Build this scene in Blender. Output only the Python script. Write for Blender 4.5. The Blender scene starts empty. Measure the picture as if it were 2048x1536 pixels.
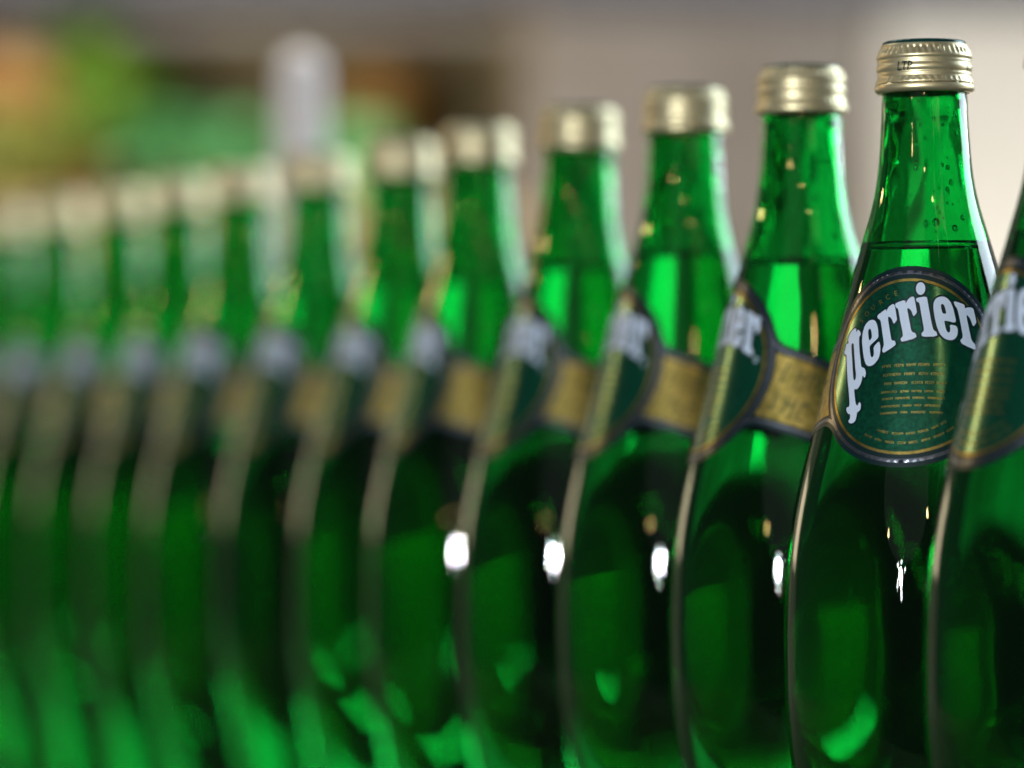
import bpy, bmesh, math, random
import numpy as np
from mathutils import Vector, Matrix
from mathutils.geometry import delaunay_2d_cdt

R_ = math.radians
SC = bpy.context.scene
COL = SC.collection
random.seed(7)
MM = 0.001

# ------------------------------------------------------------------ camera
# photo scale: 7 px per mm at the focused bottle (1.156 m away), eye level at photo row 855
PXMM = 7.0
D0 = 1156.0            # mm, camera to the axis of the focused bottle
STEP = 78.6            # mm, depth from one bottle to the next
FPX = PXMM * D0        # focal length in photo pixels (2048 wide)
HY = 855.0             # photo row of eye level
BASEY = 2185.0         # photo row of the counter under the focused bottle
EYE = (BASEY - HY) / PXMM

cam_d = bpy.data.cameras.new('camera')
cam = bpy.data.objects.new('camera', cam_d)
COL.objects.link(cam)
cam.location = (0, 0, EYE * MM)
cam.rotation_euler = (R_(90) + math.atan((HY - 768) / FPX), 0, 0)
cam_d.sensor_width = 36.0
cam_d.lens = FPX * 36.0 / 2048.0
cam_d.clip_start = 0.02
cam_d.clip_end = 60
cam_d.dof.use_dof = True
cam_d.dof.focus_distance = 1.136
cam_d.dof.aperture_fstop = 4.2
cam_d.dof.aperture_blades = 0
SC.camera = cam

# ------------------------------------------------------------------ world, lamps, exposure
w = bpy.data.worlds.new('World')
SC.world = w
w.use_nodes = True
w.node_tree.nodes['Background'].inputs[0].default_value = (0.75, 0.85, 1.0, 1)
w.node_tree.nodes['Background'].inputs[1].default_value = 0.035

SC.view_settings.view_transform = 'Standard'
SC.view_settings.look = 'None'
SC.view_settings.exposure = 0.2
SC.view_settings.gamma = 1.0
SC.view_settings.use_curve_mapping = False
SC.render.engine = 'CYCLES'
cy = SC.cycles
cy.use_denoising = True
try:
    cy.denoiser = 'OPENIMAGEDENOISE'
except Exception:
    pass
cy.max_bounces = 32
cy.transmission_bounces = 32
cy.glossy_bounces = 12
cy.diffuse_bounces = 4
cy.transparent_max_bounces = 16
cy.caustics_reflective = True
cy.caustics_refractive = True
cy.sample_clamp_indirect = 6.0
cy.blur_glossy = 0.3

FOCUS = Vector((0.118, 1.156, 0.19))


def area(name, az, el, dist, sx, sy, power, color, target=FOCUS, shape='RECTANGLE', spread=180):
    """area lamp seen from the target at azimuth az (0 = towards the camera, + = right) and elevation el"""
    a, e = R_(az), R_(el)
    d = Vector((math.sin(a) * math.cos(e), -math.cos(a) * math.cos(e), math.sin(e)))
    L = bpy.data.lights.new(name, 'AREA')
    L.shape = shape
    L.size = sx
    L.size_y = sy
    L.energy = power
    L.color = color
    L.spread = R_(spread)
    o = bpy.data.objects.new(name, L)
    COL.objects.link(o)
    o.location = target + d * dist
    o.rotation_euler = (-d).to_track_quat('-Z', 'Y').to_euler()
    return o


def bulb(name, az, el, dist, radius, power, color, target=FOCUS):
    a, e = R_(az), R_(el)
    d = Vector((math.sin(a) * math.cos(e), -math.cos(a) * math.cos(e), math.sin(e)))
    L = bpy.data.lights.new(name, 'POINT')
    L.shadow_soft_size = radius
    L.energy = power
    L.color = color
    o = bpy.data.objects.new(name, L)
    COL.objects.link(o)
    o.location = target + d * dist
    return o


area('window_light', 119, 21, 4.0, 2.3, 2.0, 104, (0.74, 0.87, 1.0))
area('front_wall_light', -27, 27, 2.5, 1.7, 1.7, 0.8, (0.92, 0.97, 1.0), shape='ELLIPSE')
area('key_lamp', -29, 5.5, 2.4, 0.10, 0.11, 30, (0.95, 0.97, 1.0), shape='ELLIPSE')
# small spots of the same lamp cluster
for n_, (da, de, rad_, pw) in enumerate([(0.6, 2.9, 0.014, 1.6), (-2.2, 2.0, 0.012, 1.0), (-2.6, -1.4, 0.014, 1.4), (0.4, -2.6, 0.018, 2.0),
                                         (3.6, 1.2, 0.012, 1.2)]):
    bulb('key_spot', -29 + da, 5.5 + de, 2.4, rad_, pw, (0.95, 0.97, 1.0))
area('second_lamp', -6, 5.0, 2.6, 0.07, 0.14, 2.6, (0.95, 0.97, 1.0), shape='ELLIPSE')
area('warm_wall_light', -147, 4.0, 3.5, 0.55, 0.42, 1.7, (1.0, 0.82, 0.54))
bulb('warm_bulb_a', -8, 19, 2.3, 0.030, 3.0, (1.0, 0.66, 0.28))
bulb('warm_bulb_b', -40, 14, 2.3, 0.026, 2.4, (1.0, 0.66, 0.28))
bulb('warm_bulb_c', -125, 17, 2.0, 0.045, 5.5, (1.0, 0.66, 0.28))
bulb('added_low_sparkle', 112, -11, 3.0, 0.11, 14.0, (1.0, 0.95, 0.8))  # added out of view, puts sparkles low in the bottle bodies
bulb('added_low_sparkle', 96, -8, 2.6, 0.05, 4.0, (1.0, 0.95, 0.85))  # smaller second source, also added for sparkle
bulb('added_rear_sparkle', 136, 8, 3.0, 0.05, 4.0, (0.9, 0.96, 1.0))  # added unseen source behind right, more sparkle in the glass
area('added_wall_fill', 180, -18, 1.6, 1.6, 0.4, 34, (1.0, 0.94, 0.85), target=Vector((0.45, 1.2, 0.0)))  # added fill below the counter, lifts the lower wall seen through the bottles
SC.objects['added_wall_fill'].rotation_euler = (R_(95), 0, 0)
bulb('warm_bulb_d', 10, 31, 2.3, 0.035, 3.0, (1.0, 0.66, 0.28))
area('added_background_fill', 0, 50, 1.7, 2.8, 0.5, 60, (1.0, 0.94, 0.86), target=Vector((-0.1, 3.4, 0.35)))  # overhead fill added to brighten the background, not a known fixture

# ------------------------------------------------------------------ materials
MATS = {}


def principled(name, base, rough=0.5, metal=0.0, **kw):
    m = bpy.data.materials.new(name)
    m.use_nodes = True
    b = m.node_tree.nodes['Principled BSDF']
    b.inputs['Base Color'].default_value = (*base, 1)
    b.inputs['Roughness'].default_value = rough
    b.inputs['Metallic'].default_value = metal
    for k, v in kw.items():
        b.inputs[k.replace('_', ' ')].default_value = v
    MATS[name] = m
    return m


def add_noise(m, scale, c0, c1, rough=None, bump=0.0, detail=4.0, dist=0.001):
    nt = m.node_tree
    b = nt.nodes['Principled BSDF']
    tc = nt.nodes.new('ShaderNodeTexCoord')
    n = nt.nodes.new('ShaderNodeTexNoise')
    n.inputs['Scale'].default_value = scale
    n.inputs['Detail'].default_value = detail
    nt.links.new(tc.outputs['Object'], n.inputs['Vector'])
    if c0 is not None:
        r = nt.nodes.new('ShaderNodeValToRGB')
        r.color_ramp.elements[0].position = 0.3
        r.color_ramp.elements[1].position = 0.7
        r.color_ramp.elements[0].color = (*c0, 1)
        r.color_ramp.elements[1].color = (*c1, 1)
        nt.links.new(n.outputs['Fac'], r.inputs['Fac'])
        nt.links.new(r.outputs['Color'], b.inputs['Base Color'])
    if rough is not None:
        mr = nt.nodes.new('ShaderNodeMapRange')
        mr.inputs['To Min'].default_value = rough[0]
        mr.inputs['To Max'].default_value = rough[1]
        nt.links.new(n.outputs['Fac'], mr.inputs['Value'])
        nt.links.new(mr.outputs['Result'], b.inputs['Roughness'])
    if bump:
        bp = nt.nodes.new('ShaderNodeBump')
        bp.inputs['Strength'].default_value = bump
        bp.inputs['Distance'].default_value = dist
        nt.links.new(n.outputs['Fac'], bp.inputs['Height'])
        nt.links.new(bp.outputs['Normal'], b.inputs['Normal'])
    return m


# green glass: the colour sits on the outer skin, reflections stay white
GLASS_G = (0.0006, 0.40, 0.040)
principled('glass_outer', GLASS_G, 0.0, 0, IOR=1.52, Transmission_Weight=1.0)
principled('glass_inner', (1, 1, 1), 0.0, 0, IOR=1.52, Transmission_Weight=1.0)
principled('water_wall', (1, 1, 1), 0.0, 0, IOR=1.333 / 1.52, Transmission_Weight=1.0)
principled('water_top', (1, 1, 1), 0.0, 0, IOR=1.333, Transmission_Weight=1.0)
principled('droplet', (1, 1, 1), 0.0, 0, IOR=1.333, Transmission_Weight=1.0)
add_noise(principled('cap_gold', (0.86, 0.77, 0.47), 0.38, 0.82), 260, (0.83, 0.74, 0.44), (0.89, 0.81, 0.52),
          rough=(0.34, 0.44))
principled('cap_green', (0.004, 0.060, 0.055), 0.22, 0.35)
principled('cap_slit', (0.05, 0.04, 0.025), 0.6)
principled('ink', (0.006, 0.022, 0.018), 0.7)
add_noise(principled('label_green', (0.003, 0.20, 0.11), 0.24, 0.8, Coat_Weight=0.7, Coat_Roughness=0.2, Coat_IOR=1.6), 900, (0.001, 0.10, 0.055), (0.003, 0.20, 0.10),
          rough=(0.20, 0.28), bump=0.10, dist=0.0001)
principled('label_dark', (0.002, 0.020, 0.024), 0.35, 0.3)
add_noise(principled('label_silver', (0.18, 0.20, 0.25), 0.3, 0.95), 1200, (0.13, 0.15, 0.19), (0.25, 0.28, 0.34), bump=0.08, dist=0.0001)
add_noise(principled('label_gold', (0.42, 0.33, 0.09), 0.34, 0.95), 420, (0.24, 0.21, 0.05), (0.60, 0.46, 0.13), bump=0.45, dist=0.0001)
add_noise(principled('label_white', (0.56, 0.68, 0.84), 0.45, 0.0), 500, (0.54, 0.66, 0.82), (0.58, 0.70, 0.86))
principled('panel_ink', (0.020, 0.050, 0.020), 0.5, 0.3)
principled('dark_wood', (0.10, 0.07, 0.035), 0.6)


# ------------------------------------------------------------------ mesh helpers
def link(name, me, parent=None, mats=(), smooth=True):
    for m in mats:
        me.materials.append(MATS[m])
    if smooth and len(me.polygons):
        me.polygons.foreach_set('use_smooth', [True] * len(me.polygons))
    o = bpy.data.objects.new(name, me)
    COL.objects.link(o)
    o.parent = parent
    return o


def mesh(name, v, f):
    me = bpy.data.meshes.new(name)
    me.from_pydata([tuple(p) for p in v], [], f)
    me.update()
    return me


def tag(o, label, cat, group=None):
    o['label'] = label
    o['category'] = cat
    if group:
        o['group'] = group
    return o


def lathe(prof, seg, wob=None, close_first=False, close_last=False):
    """prof: list of (r, z) in metres, bottom to top gives outward normals"""
    v, f = [], []
    n = len(prof)
    for i, (r, z) in enumerate(prof):
        for j in range(seg):
            a = 2 * math.pi * j / seg
            rr = r + (wob(a, z, i) if wob else 0.0)
            v.append((rr * math.cos(a), rr * math.sin(a), z))
    for i in range(n - 1):
        for j in range(seg):
            k = (j + 1) % seg
            f.append((i * seg + j, i * seg + k, (i + 1) * seg + k, (i + 1) * seg + j))
    if close_first:
        c = len(v)
        v.append((0, 0, prof[0][1]))
        for j in range(seg):
            f.append((c, (j + 1) % seg, j))
    if close_last:
        c = len(v)
        v.append((0, 0, prof[-1][1]))
        b = (n - 1) * seg
        for j in range(seg):
            f.append((c, b + j, b + (j + 1) % seg))
    return v, f


# ------------------------------------------------------------------ bottle profile (photo rows / pixels of the focused bottle)
PROF = [(190, 84.0), (203, 86.2), (216, 85.4), (250, 87), (270, 88.2), (315, 91.4), (360, 96.2), (390, 101.5), (420, 108.6), (449, 116.8), (479, 126), (520, 138), (559, 150),
        (625, 168), (690, 184.5), (750, 200), (819, 218.5), (880, 235), (953, 255), (1030, 271.5), (1107, 283), (1180, 289),
        (1255, 292), (1330, 292.5), (1400, 291), (1470, 286.5), (1550, 277), (1650, 260), (1750, 240), (1850, 222), (1950, 210),
        (2060, 205), (2130, 204), (2165, 200), (2180, 190)]
PY = np.array([p[0] for p in PROF], float)
PR = np.array([p[1] for p in PROF], float)


def _pchip(x, y):
    h = np.diff(x)
    d = np.diff(y) / h
    m = np.zeros(len(x))
    m[1:-1] = (h[1:] * d[:-1] + h[:-1] * d[1:]) / (h[1:] + h[:-1])
    m[0], m[-1] = d[0], d[-1]
    return m


PM = _pchip(PY, PR)


def r_px(y):
    y = min(max(y, PY[0]), PY[-1])
    i = min(max(int(np.searchsorted(PY, y)) - 1, 0), len(PY) - 2)
    h = PY[i + 1] - PY[i]
    t = (y - PY[i]) / h
    return ((2 * t**3 - 3 * t**2 + 1) * PR[i] + (t**3 - 2 * t**2 + t) * h * PM[i]
            + (-2 * t**3 + 3 * t**2) * PR[i + 1] + (t**3 - t**2) * h * PM[i + 1])


def y2z(y):
    return (BASEY - y) / PXMM           # mm above the counter


def r_mm(z):
    return r_px(BASEY - z * PXMM) / PXMM


def slope(z):
    return (r_mm(z + 0.5) - r_mm(z - 0.5))   # dr/dz


SEG = 128
ZTOP = y2z(97)


def wall(z):
    return 2.3 + 0.9 * max(0.0, min(1.0, (230 - z) / 90.0))


def wob_in(a, z, i):
    z = z / MM
    return MM * (0.10 * math.sin(2 * a + z * 0.031 + 1.0) + 0.07 * math.sin(3 * a - z * 0.055) + 0.045 * math.sin(5 * a + z * 0.11 + 2)
                 + 0.03 * math.sin(z * 0.23 + 2 * a)
                 + 0.035 * math.sin(9 * a + z * 0.31) + 0.03 * math.sin(7 * a - z * 0.42 + 1) + 0.02 * math.sin(14 * a + z * 0.17))


def wob_out(a, z, i):
    z = z / MM
    return MM * (0.03 * math.sin(2 * a + z * 0.02) + 0.012 * math.sin(4 * a - z * 0.09 + 1)
                 + 0.006 * math.sin(11 * a + z * 0.21) + 0.005 * math.sin(7 * a - z * 0.33))


def build_glass(level):
    """outer skin + rim + inner wall down to the water line (z = level, mm)"""
    prof = [(r_px(2180) / PXMM * MM * 0.86, 0.0), (r_px(2180) / PXMM * MM, 0.0009)]
    zs = list(np.linspace(y2z(2165), y2z(190), 96))
    prof += [(r_mm(z) * MM, z * MM) for z in zs]
    rn = 84.5 / PXMM
    prof += [((rn - 0.2) * MM, y2z(185) * MM), ((rn - 0.6) * MM, y2z(175) * MM), ((rn - 0.7) * MM, (ZTOP - 0.6) * MM),
             ((rn - 1.2) * MM, ZTOP * MM)]
    v, f = lathe(prof, SEG, wob_out, close_first=True)
    # push the base up in the middle
    v[-1] = (0, 0, 0.006)
    nout = len(f)
    ip = [((rn - 2.6) * MM, ZTOP * MM), ((rn - 3.0) * MM, (ZTOP - 0.8) * MM)]
    for z in np.linspace(y2z(185), level, 40):
        ip.append(((r_mm(z) - wall(z)) * MM, z * MM))
    base = len(v)
    v2, f2 = lathe(ip, SEG, lambda a, z, i: 0 if i < 2 else wob_in(a, z, i))
    v += v2
    top = (len(prof) - 1) * SEG
    for j in range(SEG):
        k = (j + 1) % SEG
        f.append((top + j, top + k, base + k, base + j))
    nout2 = len(f)
    f += [tuple(base + q for q in face) for face in f2]
    me = mesh('glass', v, f)
    idx = [0] * nout2 + [1] * (len(f) - nout2)
    me.materials.append(MATS['glass_outer'])
    me.materials.append(MATS['glass_inner'])
    me.polygons.foreach_set('material_index', idx)
    me.polygons.foreach_set('use_smooth', [True] * len(f))
    return me


def build_water(level):
    prof = [(0.6 * r_mm(6) * MM, 7.5 * MM), (0.86 * r_mm(8) * MM, 8.2 * MM)]
    prof += [((r_mm(z) - wall(z)) * MM, z * MM) for z in np.linspace(11, level, 84)]
    v, f = lathe(prof, SEG, lambda a, z, i: 0 if i < 2 else wob_in(a, z, i), close_first=True)
    nside = len(f)
    ring = (len(prof) - 1) * SEG
    rl = r_mm(level) - wall(level)
    last = ring
    for q, (dr, dz) in enumerate([(0.25, -0.9), (0.8, -1.7), (1.6, -2.3), (2.8, -2.6), (6.0, -2.7)]):
        b = len(v)
        for j in range(SEG):
            a = 2 * math.pi * j / SEG
            v.append(((rl - dr) * MM * math.cos(a), (rl - dr) * MM * math.sin(a), (level + dz) * MM))
        for j in range(SEG):
            k = (j + 1) % SEG
            f.append((last + j, last + k, b + k, b + j))
        last = b
    c = len(v)
    v.append((0, 0, (level - 2.7) * MM))
    for j in range(SEG):
        f.append((c, last + j, last + (j + 1) % SEG))
    me = mesh('water', v, f)
    me.materials.append(MATS['water_wall'])
    me.materials.append(MATS['water_top'])
    me.polygons.foreach_set('material_index', [0] * nside + [1] * (len(f) - nside))
    me.polygons.foreach_set('use_smooth', [True] * len(f))
    return me


# ------------------------------------------------------------------ cap
CAPZ = y2z(85)
CAP = [(0, 0.4), (0, 10.6), (0.1, 11.2), (0.3, 11.65), (0.65, 11.92), (1.1, 12.02), (1.14, 12.12), (1.5, 12.25), (2.2, 12.5),
       (2.45, 12.7), (2.8, 12.95), (3.2, 13.12), (3.6, 13.28), (4.0, 13.42), (4.3, 13.52), (4.7, 13.62), (5.0, 13.55), (5.3, 13.32),
       (5.6, 13.15), (5.85, 13.26), (6.1, 13.3), (6.4, 13.2), (6.75, 13.18), (7.1, 13.42), (7.5, 13.62), (8.0, 13.68), (8.5, 13.6),
       (8.85, 13.38), (9.2, 13.16), (9.5, 13.3), (9.75, 13.38), (10.1, 13.28), (10.5, 13.26), (10.8, 13.45), (11.1, 13.62), (11.5, 13.78),
       (11.9, 13.9), (12.2, 13.93), (12.36, 13.9), (12.38, 13.5), (12.62, 13.5), (12.64, 13.98), (13.0, 14.1), (13.5, 14.2), (14.0, 14.18),
       (14.4, 14.0), (14.8, 13.55), (15.05, 12.9), (15.1, 12.5), (14.9, 12.3), (13.0, 12.25)]


def build_cap():
    teeth = 44
    seg = teeth * 8
    v, f, mi = [], [], []
    n = len(CAP)
    for i, (d, r) in enumerate(CAP):
        for j in range(seg):
            a = 2 * math.pi * j / seg
            rr = r
            c = 0.5 + 0.5 * math.cos(teeth * a)
            if 2.4 <= d <= 4.35:
                # flutes: deep at the top, dying out in a scallop
                t = (d - 2.4) / 1.95
                rr -= 0.42 * (c ** 1.5) * math.sin(math.pi * min(1.0, 0.25 + t * 0.75)) * (1.0 if t < 0.75 else (1 - t) / 0.25)
            if 10.75 <= d <= 12.0:
                t = (d - 10.75) / 1.25
                rr -= 0.22 * c * math.sin(math.pi * t)
            if 12.37 <= d <= 12.63 and (j % (seg // 12)) < 5:
                rr = 13.93       # bridges across the tamper slit
            v.append((rr * MM * math.cos(a), rr * MM * math.sin(a), -d * MM))
    for i in range(n - 1):
        for j in range(seg):
            k = (j + 1) % seg
            f.append((i * seg + j, (i + 1) * seg + j, (i + 1) * seg + k, i * seg + k))
            d0 = CAP[i][0]
            mi.append(1 if (d0 == 12.38 and (j % (seg // 12)) >= 5) else 0)
    top = (CAP[5][0])
    nb = 5 * seg
    # the green lid is its own part: drop the first rows from the shell
    shell_f = f[nb:]
    me = mesh('cap_shell', v, shell_f)
    me.materials.append(MATS['cap_gold'])
    me.materials.append(MATS['cap_slit'])
    me.polygons.foreach_set('material_index', mi[nb:])
    me.polygons.foreach_set('use_smooth', [True] * len(shell_f))
    lid_v, lid_f = lathe([(r * MM, -d * MM) for d, r in reversed(CAP[:6])], 96, close_last=True)
    lid = mesh('cap_lid', lid_v, lid_f)
    lid.materials.append(MATS['cap_green'])
    lid.polygons.foreach_set('use_smooth', [True] * len(lid_f))
    return me, lid


# ------------------------------------------------------------------ label: a flat sheet rolled onto the cone of the shoulder
LY = 737.0                               # photo row of the roundel's centre
ALPHA = math.atan(0.274)
ZC = y2z(LY)
RHO0 = r_mm(ZC) / math.sin(ALPHA)


def roll(U, V, off):
    """flat label millimetres -> point on the bottle, label centre facing -Y"""
    psi = math.atan2(U, RHO0 - V)
    rho = math.hypot(U, RHO0 - V)
    th = psi / math.sin(ALPHA)
    z = ZC - (rho - RHO0) * math.cos(ALPHA)
    s = slope(z)
    r = r_mm(z)
    k = 1 / math.sqrt(1 + s * s)
    rr = r + off * k
    zz = z - off * s * k
    return (rr * math.sin(th) * MM, -rr * math.cos(th) * MM, zz * MM)


def unroll(x, y, cx_top, lean, th0):
    """photo pixel on the focused bottle -> flat label millimetres"""
    r = r_px(y)
    cx = cx_top + lean * (y - 85)
    th = math.asin(max(-0.999, min(0.999, (x - cx) / r))) - th0
    z = y2z(y)
    rho = RHO0 + (ZC - z) / math.cos(ALPHA)
    psi = th * math.sin(ALPHA)
    return (rho * math.sin(psi), RHO0 - rho * math.cos(psi))


def inside(p, poly):
    c = False
    x, y = p
    n = len(poly)
    j = n - 1
    for i in range(n):
        xi, yi = poly[i]
        xj, yj = poly[j]
        if (yi > y) != (yj > y) and x < (xj - xi) * (y - yi) / (yj - yi) + xi:
            c = not c
        j = i
    return c


def winding(p, poly):
    w_, x, y = 0, p[0], p[1]
    n = len(poly)
    for i in range(n):
        x0, y0 = poly[i]
        x1, y1 = poly[(i + 1) % n]
        cr = (x1 - x0) * (y - y0) - (x - x0) * (y1 - y0)
        if y0 <= y < y1 and cr > 0:
            w_ += 1
        elif y1 <= y < y0 and cr < 0:
            w_ -= 1
    return w_


def dense(poly, h=0.8, closed=True):
    out = []
    n = len(poly)
    for i in range(n if closed else n - 1):
        a, b = poly[i], poly[(i + 1) % n]
        k = max(1, int(math.hypot(b[0] - a[0], b[1] - a[1]) / h))
        for t in range(k):
            out.append((a[0] + (b[0] - a[0]) * t / k, a[1] + (b[1] - a[1]) * t / k))
    return out


def smooth_poly(poly, it=1):
    for _ in range(it):
        q = []
        n = len(poly)
        for i in range(n):
            a, b = poly[i], poly[(i + 1) % n]
            q.append((a[0] * .78 + b[0] * .22, a[1] * .78 + b[1] * .22))
            q.append((a[0] * .22 + b[0] * .78, a[1] * .22 + b[1] * .78))
        poly = q
    return poly


def fill(polys, keep, grid=1.6):
    """triangulated flat region -> (verts2d, tris)"""
    pts, edges = [], []
    for poly in polys:
        b = len(pts)
        pts += [Vector(p) for p in poly]
        edges += [(b + i, b + (i + 1) % len(poly)) for i in range(len(poly))]
    xs = [p[0] for poly in polys for p in poly]
    ys = [p[1] for poly in polys for p in poly]
    if grid:
        x = min(xs)
        while x < max(xs):
            y = min(ys)
            while y < max(ys):
                if keep((x, y)):
                    pts.append(Vector((x, y)))
                y += grid
            x += grid
    v, e, f, _, _, _ = delaunay_2d_cdt(pts, edges, [], 0, 1e-5)
    tris = []
    for t in f:
        c = ((v[t[0]][0] + v[t[1]][0] + v[t[2]][0]) / 3, (v[t[0]][1] + v[t[1]][1] + v[t[2]][1]) / 3)
        if keep(c):
            tris.append(tuple(t))
    return [tuple(p) for p in v], tris


class Sheet:
    def __init__(self):
        self.v, self.f = [], []

    def add(self, v2, tris, off, fn=roll):
        b = len(self.v)
        self.v += [fn(p[0], p[1], off) for p in v2]
        for t in tris:
            (x0, y0), (x1, y1), (x2, y2) = v2[t[0]], v2[t[1]], v2[t[2]]
            if (x1 - x0) * (y2 - y0) - (x2 - x0) * (y1 - y0) < 0:
                t = (t[0], t[2], t[1])
            self.f.append(tuple(b + q for q in t))

    def mesh(self, name, mat):
        me = mesh(name, self.v, self.f)
        used = set(q for t in self.f for q in t)
        bm = bmesh.new()
        bm.from_mesh(me)
        bm.verts.ensure_lookup_table()
        bmesh.ops.delete(bm, geom=[x for x in bm.verts if not x.link_faces], context='VERTS')
        bm.to_mesh(me)
        bm.free()
        me.materials.append(MATS[mat])
        me.polygons.foreach_set('use_smooth', [True] * len(me.polygons))
        return me


RL = 29.25          # roundel radius
HB, HT = -13.9, 11.9   # band edges
FIL = 7.0
UEND = 57.0


def circle(r, n=160, c=(0, 0)):
    return [(c[0] + r * math.cos(2 * math.pi * i / n), c[1] + r * math.sin(2 * math.pi * i / n)) for i in range(n)]


def outline(d):
    """label outline inset by d: roundel with a band to both sides, filleted"""
    R, f, ht, hb, ue = RL - d, FIL + d, HT - d, -HB - d, UEND - d

    def quarter(h):
        cxf = math.sqrt((R + f) ** 2 - (h + f) ** 2)
        a0 = math.atan2(h + f, cxf)                   # tangent direction on the circle
        arc_c = [(R * math.cos(a), R * math.sin(a)) for a in np.linspace(math.pi / 2, a0, 36)]
        b0 = a0 + math.pi
        arc_f = [(cxf + f * math.cos(b), h + f + f * math.sin(b)) for b in np.linspace(b0, 1.5 * math.pi, 12)][1:]
        k = max(2, int((ue - cxf) / 1.2))
        ln = [(cxf + (ue - cxf) * t / k, h) for t in range(1, k + 1)]
        return arc_c + arc_f + ln
    tr = quarter(ht)
    br = [(x, -y) for x, y in quarter(hb)][::-1]
    side = [(ue, ht + (-hb - ht) * t / 16) for t in range(1, 16)]
    right = tr + side + br
    left = [(-x, y) for x, y in right][::-1]
    return right + left[1:-1]


# white letters, traced on the photograph and laid flat.  A, B, C: three enlarged views (origin x, origin y, scale)
VIEW = {'A': (1670, 550, 9.6), 'B': (1810, 560, 8.533), 'C': (1670, 690, 9.0365)}
T_P = [('A', (435, 1055), (447, 1090), (440, 1145), (480, 1085), (515, 1115), (535, 1165), (525, 1200), (505, 1225), (500, 1290), (505, 1400)),
       ('C', (480, 150), (500, 300), (512, 420), (530, 440), (560, 445), (585, 480), (597, 540), (585, 600), (570, 630), (552, 600), (540, 580),
        (533, 600), (525, 660), (505, 730), (470, 795), (430, 830), (395, 820), (388, 850), (400, 960), (415, 1080), (430, 1115), (455, 1110),
        (470, 1070), (485, 1055), (505, 1080), (510, 1140), (490, 1210), (440, 1240), (432, 1310), (415, 1380), (380, 1420), (330, 1435),
        (295, 1415), (285, 1385), (310, 1360), (320, 1310), (315, 1265), (290, 1265), (260, 1235), (245, 1180), (260, 1140), (290, 1145),
        (305, 1100), (300, 980), (290, 850), (275, 720), (265, 600), (255, 450), (248, 300), (245, 200), (232, 205), (210, 185), (205, 160),
        (225, 100)),
       ('A', (250, 1380), (265, 1345), (290, 1355), (300, 1310), (290, 1280), (310, 1200), (345, 1130), (390, 1080))]
H_P = [('A', (378, 1338), (400, 1360), (405, 1440)),
       ('C', (385, 150), (395, 300), (408, 450), (420, 580), (410, 650), (390, 668), (372, 640), (362, 520), (352, 350), (342, 200)),
       ('A', (354, 1430), (355, 1365))]
T_E1 = [('A', (755, 908), (800, 925), (835, 980), (855, 1070), (865, 1160), (870, 1248), (810, 1305), (740, 1370), (707, 1405)),
        ('C', (660, 90), (670, 170), (680, 240), (705, 268), (733, 235), (740, 170), (728, 80)),
        ('A', (880, 1312), (900, 1400)),
        ('C', (848, 60), (852, 130), (840, 220), (810, 300), (750, 380), (690, 415), (640, 420), (595, 385), (565, 300), (545, 180), (532, 60)),
        ('A', (558, 1344), (560, 1250), (570, 1150), (600, 1040), (650, 960), (700, 920))]
H_E1 = [('A', (705, 1075), (725, 1090), (740, 1160), (745, 1250), (720, 1285), (690, 1305), (680, 1230), (672, 1150), (680, 1095))]
T_R1 = [('A', (845, 830), (925, 770), (1010, 708), (1015, 770), (1030, 720), (1080, 650), (1160, 610), (1185, 720), (1205, 850), (1215, 930),
         (1160, 1000), (1140, 970), (1120, 910), (1085, 865), (1045, 860), (1050, 930), (1070, 1060), (1095, 1220), (1110, 1300), (1130, 1315),
         (1180, 1320), (1197, 1395), (1080, 1475), (961, 1548), (935, 1500), (955, 1440), (970, 1400), (965, 1330), (945, 1180), (925, 1040),
         (905, 920), (880, 905), (855, 890))]
T_R2 = [('A', (1185, 605), (1182, 660), (1195, 690), (1225, 705), (1245, 760), (1265, 880), (1290, 1020), (1315, 1150), (1325, 1215),
         (1310, 1255), (1285, 1270), (1285, 1310), (1305, 1345)),
        ('B', (210, 1045), (195, 965), (130, 945), (110, 880), (95, 780), (75, 680), (50, 550), (75, 540), (120, 580), (150, 670), (165, 680),
         (215, 620), (205, 560), (190, 470), (165, 345), (110, 355), (60, 400), (30, 470)),
        ('A', (1365, 545))]
T_I = [('B', (195, 375), (375, 345), (390, 430), (420, 600), (450, 770), (475, 880), (490, 920), (540, 950), (550, 1025), (300, 1030),
        (285, 970), (325, 935), (330, 890), (310, 780), (285, 640), (265, 510), (250, 450), (210, 435))]
T_DOT = [('B',) + tuple((275 + 78 * math.cos(a * math.pi / 9), 215 + 108 * math.sin(a * math.pi / 9)) for a in range(18))]
T_E2 = [('B', (615, 350), (690, 365), (760, 430), (805, 530), (835, 650), (860, 780), (820, 795), (740, 770), (665, 760), (670, 800), (685, 880),
         (705, 940), (740, 965), (760, 945), (765, 900), (752, 825), (870, 850), (890, 930), (880, 1010), (845, 1065), (790, 1090), (720, 1085),
         (650, 1050), (590, 980), (550, 880), (520, 770), (500, 660), (485, 540), (490, 450), (530, 380))]
H_E2 = [('B', (625, 475), (655, 490), (680, 540), (700, 650), (635, 640), (615, 560), (608, 500))]
T_R3 = [('B', (815, 425), (980, 485), (1000, 500), (1005, 560), (1040, 540), (1100, 540), (1145, 555), (1165, 640), (1185, 740), (1195, 800),
         (1150, 860), (1130, 840), (1110, 770), (1075, 700), (1030, 660), (1040, 740), (1065, 860), (1090, 980), (1110, 1080), (1140, 1130),
         (1175, 1160), (1185, 1260), (1070, 1210), (950, 1150), (925, 1090), (960, 1060), (970, 1020), (950, 900), (925, 760), (895, 620),
         (875, 550), (840, 510))]
LEAN0 = 0.010            # the focused bottle leans a little (px per px)
CX0 = 1849.0
TH0 = R_(-12.5)          # its roundel is turned a little to the left


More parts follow.
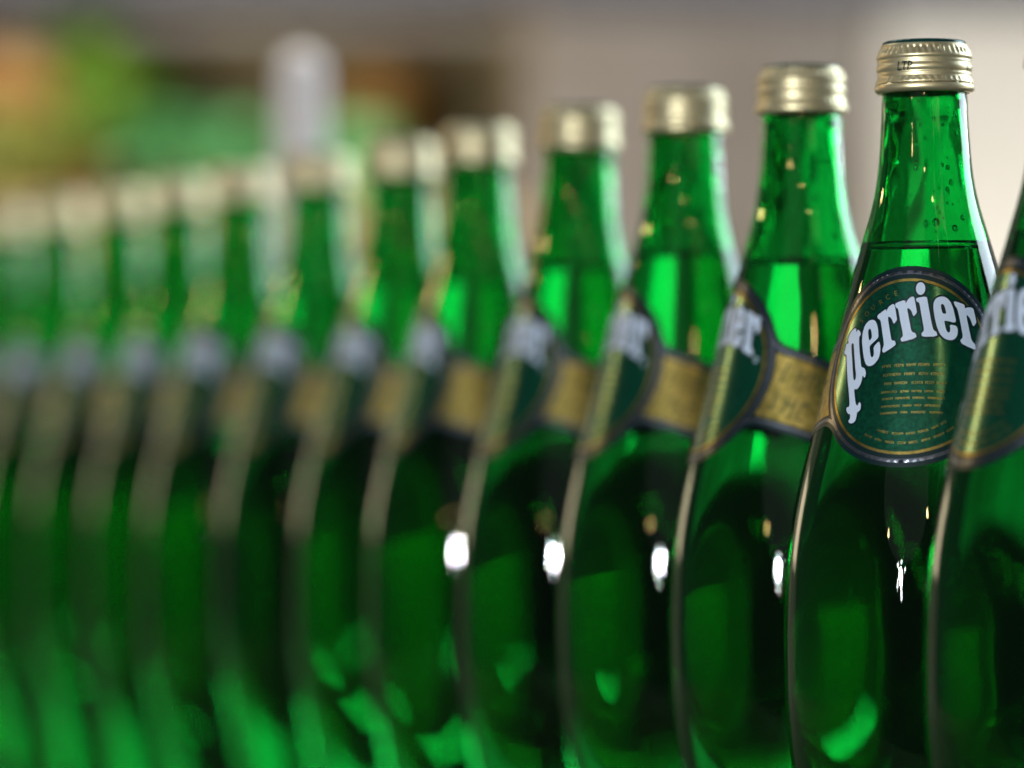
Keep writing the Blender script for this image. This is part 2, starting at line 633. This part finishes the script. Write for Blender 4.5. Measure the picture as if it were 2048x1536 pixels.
def trace(t):
    out = []
    for part in t:
        ox, oy, s = VIEW[part[0]]
        for (a, b) in part[1:]:
            out.append(unroll(ox + a / s, oy + b / s, CX0, LEAN0, TH0))
    return out


def offset_poly(poly, d):
    n = len(poly)
    area2 = sum(poly[i][0] * poly[(i + 1) % n][1] - poly[(i + 1) % n][0] * poly[i][1] for i in range(n))
    sg = 1 if area2 > 0 else -1
    out = []
    for i in range(n):
        a, b, c = poly[i - 1], poly[i], poly[(i + 1) % n]
        e = (c[0] - a[0], c[1] - a[1])
        L = math.hypot(*e) or 1
        out.append((b[0] + sg * e[1] / L * d, b[1] - sg * e[0] / L * d))
    return out


def text_flat(body, size, shear=0.0, bold=0.0):
    cu = bpy.data.curves.new('text', 'FONT')
    cu.body = body
    cu.size = size
    cu.shear = shear
    cu.offset = bold
    cu.align_x = 'CENTER'
    cu.align_y = 'CENTER'
    cu.resolution_u = 3
    o = bpy.data.objects.new('text', cu)
    COL.objects.link(o)
    dg = bpy.context.evaluated_depsgraph_get()
    dg.update()
    me = o.evaluated_get(dg).to_mesh()
    v = [(p.co.x, p.co.y) for p in me.vertices]
    f = []
    for p in me.polygons:
        q = list(p.vertices)
        for i in range(1, len(q) - 1):
            f.append((q[0], q[i], q[i + 1]))
    o.evaluated_get(dg).to_mesh_clear()
    bpy.data.objects.remove(o)
    bpy.data.curves.remove(cu)
    return v, f


def place2d(v, cx, cy, rot, sx=1.0):
    c, s = math.cos(rot), math.sin(rot)
    return [(cx + sx * x * c - y * s, cy + sx * x * s + y * c) for x, y in v]


def box2d(cx, cy, wx, wy, rot=0.0, nx=1):
    v, f = [], []
    for i in range(nx + 1):
        x = -wx / 2 + wx * i / nx
        v += [(x, -wy / 2), (x, wy / 2)]
    for i in range(nx):
        f += [(2 * i, 2 * i + 2, 2 * i + 3), (2 * i, 2 * i + 3, 2 * i + 1)]
    return place2d(v, cx, cy, rot), f


def ring2d(r0, r1, a0=0.0, a1=2 * math.pi, n=160, c=(0, 0)):
    v, f = [], []
    for i in range(n + 1):
        a = a0 + (a1 - a0) * i / n
        v += [(c[0] + r0 * math.cos(a), c[1] + r0 * math.sin(a)), (c[0] + r1 * math.cos(a), c[1] + r1 * math.sin(a))]
    for i in range(n):
        f += [(2 * i, 2 * i + 1, 2 * i + 3), (2 * i, 2 * i + 3, 2 * i + 2)]
    return v, f


def pseudo_word(sheet, cx, cy, wid, hgt, rot, rnd, stroke, off):
    """a run of unreadable small print: tiny uneven strokes"""
    x = -wid / 2
    c, s = math.cos(rot), math.sin(rot)

    def put(lx, ly, w_, h_, r=0.0):
        v, f = box2d(cx + lx * c - ly * s, cy + lx * s + ly * c, w_, h_, rot + r)
        sheet.add(v, f, off)
    while x < wid / 2 - 0.3 * hgt:
        g = hgt * rnd.uniform(0.55, 0.8)
        k = rnd.randrange(4)
        put(x, 0, stroke, hgt)
        if k == 0:
            put(x + g * 0.55, 0, stroke, hgt)
            put(x + g * 0.28, hgt * 0.1, g * 0.55, stroke)
        elif k == 1:
            put(x + g * 0.3, hgt * 0.44, g * 0.6, stroke)
            put(x + g * 0.3, -hgt * 0.44, g * 0.6, stroke)
        elif k == 2:
            put(x + g * 0.3, 0, hgt * 0.95, stroke, 1.15)
        else:
            put(x + g * 0.5, hgt * 0.2, stroke, hgt * 0.6)
            put(x + g * 0.25, hgt * 0.44, g * 0.5, stroke)
        x += g


def build_label():
    parts = {}
    # ground sheet
    o0 = outline(0)
    s = Sheet()
    v, t = fill([o0], lambda p: inside(p, o0), 1.7)
    s.add(v, t, 0.10)
    parts['ground'] = s.mesh('label_ground', 'label_dark')
    # green field of the roundel
    s = Sheet()
    c0 = circle(24.6)
    v, t = fill([c0], lambda p: p[0] ** 2 + p[1] ** 2 < 24.6 ** 2, 1.5)
    s.add(v, t, 0.13)
    parts['field'] = s.mesh('label_field', 'label_green')
    # silver border
    oa, ob = outline(1.35), outline(2.35)
    ra, rb = circle(RL - 1.35), circle(RL - 2.4)
    s = Sheet()

    def keep(p):
        q = math.hypot(*p)
        return (RL - 2.4 < q < RL - 1.35) or (inside(p, oa) and not inside(p, ob))
    v, t = fill([oa, ob, ra, rb], keep, 0)
    s.add(v, t, 0.15)
    parts['border'] = s.mesh('silver_border', 'label_silver')
    # gold: thin ring, two panels, small print
    s = Sheet()
    v, t = ring2d(24.75, 25.55)
    s.add(v, t, 0.15)
    rnd = random.Random(3)
    for i, (y, x0, x1) in enumerate([(738, 1768, 1905), (755, 1770, 1900), (772, 1772, 1895), (789, 1766, 1892), (802, 1768, 1895), (817, 1766, 1895),
                                     (830, 1764, 1890)]):
        a = unroll(x0, y, CX0, LEAN0, TH0)
        b = unroll(x1, y, CX0, LEAN0, TH0)
        L = math.hypot(b[0] - a[0], b[1] - a[1])
        rot = math.atan2(b[1] - a[1], b[0] - a[0])
        pos = 0.0
        while pos < L - 1.5:
            wd = min(rnd.uniform(2.0, 5.5), L - pos)
            m = (pos + wd / 2) / L
            pseudo_word(s, a[0] + (b[0] - a[0]) * m, a[1] + (b[1] - a[1]) * m, wd, 0.62 if i > 2 else 0.8, rot, rnd, 0.13, 0.15)
            pos += wd + 0.8
    for rad, a0, a1 in ((19.6, -1.95, -0.95), (22.2, -2.1, -0.9)):
        a = a0
        while a < a1:
            wd = rnd.uniform(2.0, 4.0)
            am = a + wd / rad / 2
            pseudo_word(s, rad * math.cos(am), rad * math.sin(am), wd, 0.66, am + math.pi / 2, rnd, 0.13, 0.15)
            a += (wd + 0.8) / rad
    # SOURCE, set along the ring
    for ch, (x, y) in zip('SOURCE', ((545, 925), (650, 795), (765, 680), (910, 580), (1040, 490), (1190, 425))):
        p = unroll(1670 + x / 9.6, 550 + y / 9.6, CX0, LEAN0, TH0)
        v, f = text_flat(ch, 2.2)
        rot = math.atan2(p[1], p[0]) - math.pi / 2 + 0.10
        s.add(place2d(v, p[0], p[1], rot, 0.9), f, 0.15)
    parts['gold'] = s.mesh('gold_print', 'label_gold')
    # gold panels on the band
    for nm, sg in (('panel_r', 1), ('panel_l', -1)):
        s = Sheet()
        ue = UEND - 3.2
        hb, ht = HB + 3.0, HT - 3.0
        rr = RL - 0.35
        arc = [(sg * math.sqrt(rr * rr - y * y), y) for y in np.linspace(hb, ht, 20)]
        poly = dense(arc + [(sg * ue, ht), (sg * ue, hb)], 1.4)
        v, t = fill([poly], lambda p: inside(p, poly), 1.6)
        s.add(v, t, 0.15)
        parts[nm] = s.mesh('gold_panel', 'label_gold')
        s = Sheet()
        rnd = random.Random(11 + sg)
        for cyy, h in ((3.2, 6.4), (-5.8, 5.8)):
            x = 31.8
            while x < ue - 2.5:
                wd = min(rnd.uniform(9, 13), ue - 1.5 - x)
                pseudo_word(s, sg * (x + wd / 2), cyy, wd, h, -0.10 * sg, rnd, 0.52, 0.18)
                x += wd + 1.4
        parts[nm + '_ink'] = s.mesh('panel_print', 'panel_ink')
    # white letters over a dark edge
    letters = [(T_P, [H_P]), (T_E1, [H_E1]), (T_R1, []), (T_R2, []), (T_I, []), (T_DOT, []), (T_E2, [H_E2]), (T_R3, [])]
    s, sd = Sheet(), Sheet()
    for t_o, t_h in letters:
        out = dense(smooth_poly(trace(t_o)), 0.9)
        holes = [dense(smooth_poly(trace(h)), 0.9) for h in t_h]
        v, t = fill([out] + holes, lambda p: inside(p, out) and not any(inside(p, h) for h in holes), 1.2)
        s.add(v, t, 0.22)
        big = offset_poly(out, 0.55)
        v, t = fill([big], lambda p: winding(p, big) != 0, 1.5)
        sd.add(v, t, 0.18)
    # registered mark
    c = unroll(1810 + 1275 / 8.533, 560 + 1325 / 8.533, CX0, LEAN0, TH0)
    v, f = ring2d(0.68, 0.9, n=24, c=c)
    s.add(v, f, 0.22)
    v, f = text_flat('R', 1.25)
    s.add(place2d(v, c[0], c[1], 0.0), f, 0.22)
    parts['white'] = s.mesh('lettering', 'label_white')
    parts['dark'] = sd.mesh('letter_edge', 'label_dark')
    return parts


# ------------------------------------------------------------------ setting
def box_mesh(name, x0, x1, y0, y1, z0, z1, bevel=0.0, seg=2):
    bm = bmesh.new()
    bmesh.ops.create_cube(bm, size=1.0)
    for v in bm.verts:
        v.co = Vector(((x0 + x1) / 2 + v.co.x * (x1 - x0), (y0 + y1) / 2 + v.co.y * (y1 - y0), (z0 + z1) / 2 + v.co.z * (z1 - z0)))
    if bevel:
        bmesh.ops.bevel(bm, geom=bm.edges[:], offset=bevel, segments=seg, profile=0.5, affect='EDGES')
    me = bpy.data.meshes.new(name)
    bm.to_mesh(me)
    bm.free()
    return me


add_noise(principled('counter_top', (0.10, 0.09, 0.08), 0.28, Specular_IOR_Level=0.1), 9, (0.05, 0.048, 0.045), (0.085, 0.08, 0.075), rough=(0.9, 0.98))
add_noise(principled('plaster', (0.27, 0.24, 0.215), 0.8), 2.6, (0.15, 0.12, 0.085), (0.36, 0.325, 0.30))
add_noise(principled('pale_plaster', (0.60, 0.57, 0.51), 0.8), 3.0, (0.54, 0.51, 0.45), (0.66, 0.63, 0.57))
add_noise(principled('wood', (0.36, 0.27, 0.10), 0.6), 6.0, (0.25, 0.19, 0.07), (0.46, 0.33, 0.12))
principled('grey_metal', (0.055, 0.06, 0.078), 0.6)
add_noise(principled('lime_leaf', (0.20, 0.42, 0.03), 0.5), 30, (0.14, 0.34, 0.02), (0.30, 0.52, 0.05))
add_noise(principled('olive_leaf', (0.20, 0.25, 0.03), 0.5), 30, (0.14, 0.17, 0.02), (0.30, 0.32, 0.05))
add_noise(principled('orange_skin', (0.32, 0.17, 0.04), 0.6), 60, (0.28, 0.14, 0.03), (0.38, 0.20, 0.05), bump=0.2)
principled('mint', (0.12, 0.42, 0.14), 0.5)
principled('red_clay', (0.30, 0.10, 0.05), 0.7)
principled('white_paint', (0.78, 0.74, 0.72), 0.4)

counter = link('counter', box_mesh('counter', -0.80, 0.30, 0.80, 2.50, -0.05, 0.0, 0.004), None, ('counter_top',), False)
counter['kind'] = 'structure'
back = link('wall', box_mesh('wall', -2.6, 2.6, 4.30, 4.40, -1.0, 2.4), None, ('plaster',), False)
back['kind'] = 'structure'


def at(px, py, Y):
    """photo pixel -> point (x, z) on the plane at depth Y metres"""
    k = Y / (FPX)
    return ((px - 1024) * k, EYE * MM - (py - HY) * k)


# ------------------------------------------------------------------ bottles
LEVELS = {-1: 492, 0: 490, 1: 499, 2: 459, 3: 470, 4: 480, 5: 474}
CAPX = {-1: 2155, 0: 1849, 1: 1603, 2: 1370, 3: 1160, 4: 957, 5: 803, 6: 638, 7: 484, 8: 358, 9: 240, 10: 118, 11: 15, 12: -80}
TURN = {-1: -58, 0: -12.5, 1: -77, 2: -74, 3: -71, 4: -78, 5: -72, 6: -70, 7: -66, 8: -70, 9: -74, 10: -70, 11: -72, 12: -72}
LEANS = {-1: 0.3, 0: 0.57, 1: 0.5, 2: 0.1, 3: -0.15, 4: 0.25, 5: -0.1, 6: 0.2, 7: -0.2, 8: 0.15, 9: -0.1, 10: 0.2, 11: 0.0, 12: 0.1}
ORD = ['first', 'second', 'third', 'fourth', 'fifth', 'sixth', 'seventh', 'eighth', 'ninth', 'tenth', 'eleventh', 'twelfth']

CAP_SHELL, CAP_LID = build_cap()
LABEL = build_label()
CACHE = {}


def droplets(seed, n, level):
    rnd = random.Random(seed)
    V, F = [], []
    for _ in range(n):
        z = rnd.uniform(level + 3, y2z(205))
        th = rnd.gauss(0.75, 0.55) if rnd.random() < 0.6 else rnd.uniform(-math.pi, math.pi)
        rad = 0.18 + 0.85 * rnd.random() ** 3
        ri = r_mm(z) - wall(z) - 0.02
        s = slope(z)
        cpos = Vector((ri * math.sin(th), -ri * math.cos(th), z))
        nrm = Vector((-math.sin(th), math.cos(th), s)).normalized()     # into the bottle
        t1 = Vector((math.cos(th), math.sin(th), 0))
        t2 = nrm.cross(t1)
        b = len(V)
        nu, nv = 12, 5
        ex = rnd.uniform(1.0, 1.5)
        for i in range(nv):
            el = math.pi / 2 * i / nv
            for j in range(nu):
                a = 2 * math.pi * j / nu
                p = cpos + (t1 * math.cos(a) + t2 * math.sin(a) * ex) * rad * math.cos(el) + nrm * (rad * 0.62 * math.sin(el) + 0.12)
                V.append(tuple(p * MM))
        V.append(tuple((cpos + nrm * (rad * 0.62 + 0.12)) * MM))
        tip = len(V) - 1
        V.append(tuple((cpos + nrm * 0.10) * MM))
        bot = len(V) - 1
        for i in range(nv - 1):
            for j in range(nu):
                k = (j + 1) % nu
                F.append((b + i * nu + j, b + i * nu + k, b + (i + 1) * nu + k, b + (i + 1) * nu + j))
        for j in range(nu):
            k = (j + 1) % nu
            F.append((b + (nv - 1) * nu + j, b + (nv - 1) * nu + k, tip))
            F.append((b + k, b + j, bot))
    return mesh('water_droplets', V, F)


def child(name, me, parent, rotz=0.0, z=0.0):
    o = bpy.data.objects.new(name, me)
    COL.objects.link(o)
    o.parent = parent
    o.rotation_euler = (0, 0, rotz)
    o.location = (0, 0, z)
    return o


def bottle(k, label):
    s = 1 + k * STEP / D0
    Y = (D0 + k * STEP) * MM
    X = (CAPX[k] - 1024) * s / PXMM * MM
    lean = R_(LEANS[k])
    X += 0.300 * math.sin(lean)
    t = bpy.data.objects.new('bottle', None)
    COL.objects.link(t)
    t.empty_display_size = 0.05
    t.location = (X, Y, 0.0004)
    t.rotation_euler = (0, -lean, 0)
    tag(t, label, 'bottle', 'green bottles standing in a row')
    lev = y2z(LEVELS.get(k, 470 + (k * 37) % 23))
    if lev not in CACHE:
        CACHE[lev] = (build_glass(lev), build_water(lev))
    g, wtr = CACHE[lev]
    rnd = random.Random(50 + k)
    child('glass_body', g, t, rnd.uniform(0, 6.28))
    wo = child('water', wtr, t)
    go = t.children[0]
    wo.rotation_euler = go.rotation_euler
    cap = child('cap', CAP_SHELL, t, rnd.uniform(0, 6.28), CAPZ * MM)
    child('cap_lid', CAP_LID, cap)
    rot = R_(TURN[k]) - math.atan2(X, Y)     # turn is counted from the line of sight
    lb = child('label', LABEL['ground'], t, rot)
    if k > 0:
        lb.scale = (1.0 + rnd.uniform(0, 0.002),) * 3        # each sheet sits a hair differently
    child('roundel', LABEL['field'], lb)
    child('silver_border', LABEL['border'], lb)
    child('gold_print', LABEL['gold'], lb)
    child('gold_panel', LABEL['panel_r'], lb)
    child('gold_panel', LABEL['panel_l'], lb)
    child('panel_print', LABEL['panel_r_ink'], lb)
    child('panel_print', LABEL['panel_l_ink'], lb)
    child('letter_edge', LABEL['dark'], lb)
    child('lettering', LABEL['white'], lb)
    if k <= 4:
        d = droplets(90 + k, 95 if k == 0 else 60, lev)
        d.materials.append(MATS['droplet'])
        d.polygons.foreach_set('use_smooth', [True] * len(d.polygons))
        do = child('water_droplets', d, t)
        do['kind'] = 'stuff'
    if k == 0:
        # stamp printed on the cap
        sh = Sheet()

        def wrap(u, dd, off, r=13.68):
            a = u / r
            return ((r + off) * math.sin(a) * MM, -(r + off) * math.cos(a) * MM, -dd * MM)
        for txt, th, size in (('LTP', -31, 3.6), ('5', 57, 2.7)):
            v, f = text_flat(txt, size, 0.18, 0.05)
            v2 = [(R_(th) * 13.68 + p[0] * 0.8, p[1]) for p in v]
            sh.add(v2, f, 0.05, fn=lambda a, b, off: wrap(a, 8.0 - b, off))
        me = sh.mesh('cap_stamp', 'ink')
        st = child('cap_stamp', me, cap, -cap.rotation_euler.z)
    return t


def describe(k):
    if k == -1:
        return 'end bottle of the green row, beside the bottle whose roundel label faces front'
    if k == 0:
        return 'green glass bottle with gold cap, its whole roundel label turned to the front'
    return ORD[k - 1] + ' green bottle along the row after the one whose roundel faces front'


for k in range(-1, 13):
    bottle(k, describe(k))

# ------------------------------------------------------------------ things behind the row, far out of focus
# slim white post with a rounded top, standing on the counter just behind the row
Yp = 1.85
px_, _ = at(602, 800, Yp)
_, pz = at(602, 84, Yp)
prof = [(0.020, 0.0), (0.022, 0.002), (0.022, 0.008), (0.0130, 0.012), (0.0118, 0.02)]
prof += [(0.0118 + 0.0008 * math.sin(i / 10 * math.pi), 0.02 + (pz - 0.035) * i / 10) for i in range(1, 11)]
prof += [(0.0118 * math.cos(a), pz - 0.015 + 0.0118 * math.sin(a)) for a in np.linspace(0.1, 1.5, 8)]
v, f = lathe(prof, 32, close_first=True, close_last=True)
post = link('white_post', mesh('white_post', v, f), None, ('white_paint',))
post.location = (px_, Yp, 0.0004)
tag(post, 'slim white post with rounded top rising behind the bottle row', 'post')

# wooden rack with shelf boards at the back
YR = 3.3
x0, _ = at(-260, 0, YR)
x1, _ = at(1060, 0, YR)
rack = bpy.data.objects.new('shelf_rack', None)
COL.objects.link(rack)
tag(rack, 'brown wooden shelf rack holding plants and fruit behind the bottles', 'shelf')
_, zs = at(0, 420, YR)
_, zt = at(0, 60, YR)
link('back_panel', box_mesh('back_panel', x0, x1, YR + 0.20, YR + 0.22, -0.8, zt + 0.02), rack, ('wood',), False)
link('shelf_board', box_mesh('shelf_board', x0, x1, YR - 0.10, YR + 0.198, zs - 0.022, zs, 0.002), rack, ('wood',), False)
for xx in (x0, x1 - 0.012):
    link('side_board', box_mesh('side_board', xx, xx + 0.012, YR - 0.10, YR + 0.198, -0.8, zt + 0.02, 0.002), rack, ('dark_wood',), False)
beam = link('ceiling_beam', box_mesh('beam', -1.2, 0.62, YR - 0.10, YR + 0.10, zt + 0.022, zt + 0.30, 0.006), None, ('grey_metal',), False)
tag(beam, 'dark grey horizontal beam above the wooden rack', 'beam')
pil_x, _ = at(1760, 0, 3.6)
pil = link('pillar', box_mesh('pillar', pil_x, pil_x + 0.5, 3.6, 3.9, -1.0, 2.4, 0.01), None, ('pale_plaster',), False)
tag(pil, 'pale beige plaster pillar behind the focused bottle', 'pillar')


def leaf_clump(name, cx, cy, cz, rx, ry, rz, n, size, mat, pot, label, cat, seed):
    rnd = random.Random(seed)
    t = bpy.data.objects.new(name, None)
    COL.objects.link(t)
    t.location = (cx, cy, pot)
    tag(t, label, cat)
    V, F = [], []
    for _ in range(n):
        while True:
            q = Vector((rnd.uniform(-1, 1), rnd.uniform(-1, 1), rnd.uniform(-1, 1)))
            if q.length < 1:
                break
        p = Vector((q.x * rx, q.y * ry, cz - pot + q.z * rz))
        d = Vector((rnd.gauss(0, 1), rnd.gauss(0, 1), rnd.gauss(0.3, 0.7))).normalized()
        sd = d.cross(Vector((rnd.gauss(0, 1), rnd.gauss(0, 1), rnd.gauss(0, 1)))).normalized()
        L = size * rnd.uniform(0.7, 1.3)
        b = len(V)
        up = d.cross(sd)
        for (a, wd, h) in ((0, 0, 0), (0.35, 0.3, 0.05), (0.7, 0.25, 0.08), (1, 0, 0.0)):
            V.append(tuple(p + d * L * a + sd * L * wd + up * L * h))
            V.append(tuple(p + d * L * a - sd * L * wd + up * L * h))
        for i in range(3):
            F.append((b + 2 * i, b + 2 * i + 1, b + 2 * i + 3, b + 2 * i + 2))
    link('crown', mesh('crown', V, F), t, (mat,))
    v, f = lathe([(0.0035, 0.03), (0.003, 0.06), (0.002, cz - pot)], 10)
    link('stem', mesh('stem', v, f), t, ('olive_leaf',))
    v, f = lathe([(0.020, 0), (0.028, 0.03), (0.030, 0.034), (0.026, 0.034), (0.024, 0.028)], 24, close_first=True, close_last=True)
    link('pot', mesh('pot', v, f), t, ('red_clay',))
    return t


cx, cz = at(190, 185, YR)
leaf_clump('potted_plant', cx, YR, cz, 0.045, 0.05, 0.05, 260, 0.030, 'lime_leaf', zs, 'bright lime green potted plant on the wooden rack', 'plant', 1)
cx, cz = at(80, 330, YR)
leaf_clump('potted_plant', cx - 0.02, YR - 0.06, cz, 0.06, 0.05, 0.035, 240, 0.028, 'olive_leaf', zs, 'low olive green bushy plant on the wooden rack', 'plant', 2)


def orange(px, py, Y, r, label):
    x, z = at(px, py, Y)
    prof = [(r * math.sin(a) + 1e-5, -r * 0.95 * math.cos(a)) for a in np.linspace(0.05, math.pi - 0.12, 18)]
    prof.append((r * 0.03, r * 0.90))
    v, f = lathe(prof, 28, close_first=True, close_last=True)
    t = bpy.data.objects.new('orange', None)
    COL.objects.link(t)
    t.location = (x, Y, z)
    link('peel', mesh('peel', v, f), t, ('orange_skin',))
    v, f = lathe([(0.003, r * 0.90), (0.0026, r * 0.97)], 8, close_last=True)
    link('stalk', mesh('stalk', v, f), t, ('olive_leaf',))
    tag(t, label, 'fruit', 'orange fruit on the rack')
    return t


def bowl(name, px, py0, py1, wpx, Y, mat, label, cat):
    x, z1 = at(px, py0, Y)
    _, z0 = at(px, py1, Y)
    r = wpx / 2 * Y / FPX
    h = z1 - z0
    prof = [(r * 0.45, 0), (r * 0.48, 0.004), (r * 0.75, h * 0.3), (r * 0.93, h * 0.65), (r, h), (r * 0.97, h), (r * 0.88, h * 0.65),
            (r * 0.7, h * 0.34), (r * 0.3, h * 0.12)]
    v, f = lathe(prof, 40, close_first=True, close_last=True)
    o = link(name, mesh(name, v, f), None, (mat,))
    o.location = (x, Y, z0)
    tag(o, label, cat)
    return o


cx, cz = at(400, 310, YR)
leaf_clump('potted_plant', cx, YR - 0.02, cz, 0.060, 0.05, 0.022, 300, 0.026, 'mint', zs, 'pale mint green leafy plant on the wooden rack', 'plant', 3)
bowl('bowl', 720, 250, 420, 150, YR, 'mint', 'small mint green bowl holding fruit on the wooden rack', 'bowl')
orange(18, 178, YR - 0.02, 0.046, 'large orange fruit beside the lime green plant')
orange(745, 190, YR + 0.0, 0.036, 'orange fruit heaped on the small mint bowl')
orange(805, 148, YR + 0.14, 0.030, 'orange fruit on the narrow crate behind the small mint bowl')


def crate(px, wpx, py, Y, label):
    """slatted box standing on the shelf, its top at photo row py"""
    x, z1 = at(px, py, Y)
    hw = wpx / 2 * Y / FPX
    h = z1 - zs
    t = bpy.data.objects.new('crate', None)
    COL.objects.link(t)
    t.location = (x, Y, zs)
    tag(t, label, 'crate', 'slatted crates on the rack')
    n = 3
    sh = h / n
    for yy in (-hw, hw):
        for i in range(n):
            link('slat', box_mesh('slat', -hw, hw, yy - 0.004, yy + 0.004, i * sh + 0.001, (i + 1) * sh - 0.004, 0.001), t, ('wood',), False)
    for xx in (-hw + 0.006, hw - 0.006):
        link('end_board', box_mesh('end_board', xx - 0.005, xx + 0.005, -hw + 0.0045, hw - 0.0045, 0.001, h - 0.006, 0.001), t, ('wood',), False)
    link('lid', box_mesh('lid', -hw, hw, -hw - 0.004, hw + 0.004, h - 0.0038, h, 0.001), t, ('wood',), False)
    return t


crate(18, 200, 178 + 0.046 * 0.95 * FPX / (YR - 0.02), YR - 0.02, 'slatted wooden crate carrying the large orange fruit')
crate(805, 130, 148 + 0.030 * 0.95 * FPX / (YR + 0.14), YR + 0.14, 'tall narrow slatted crate behind the small mint bowl')
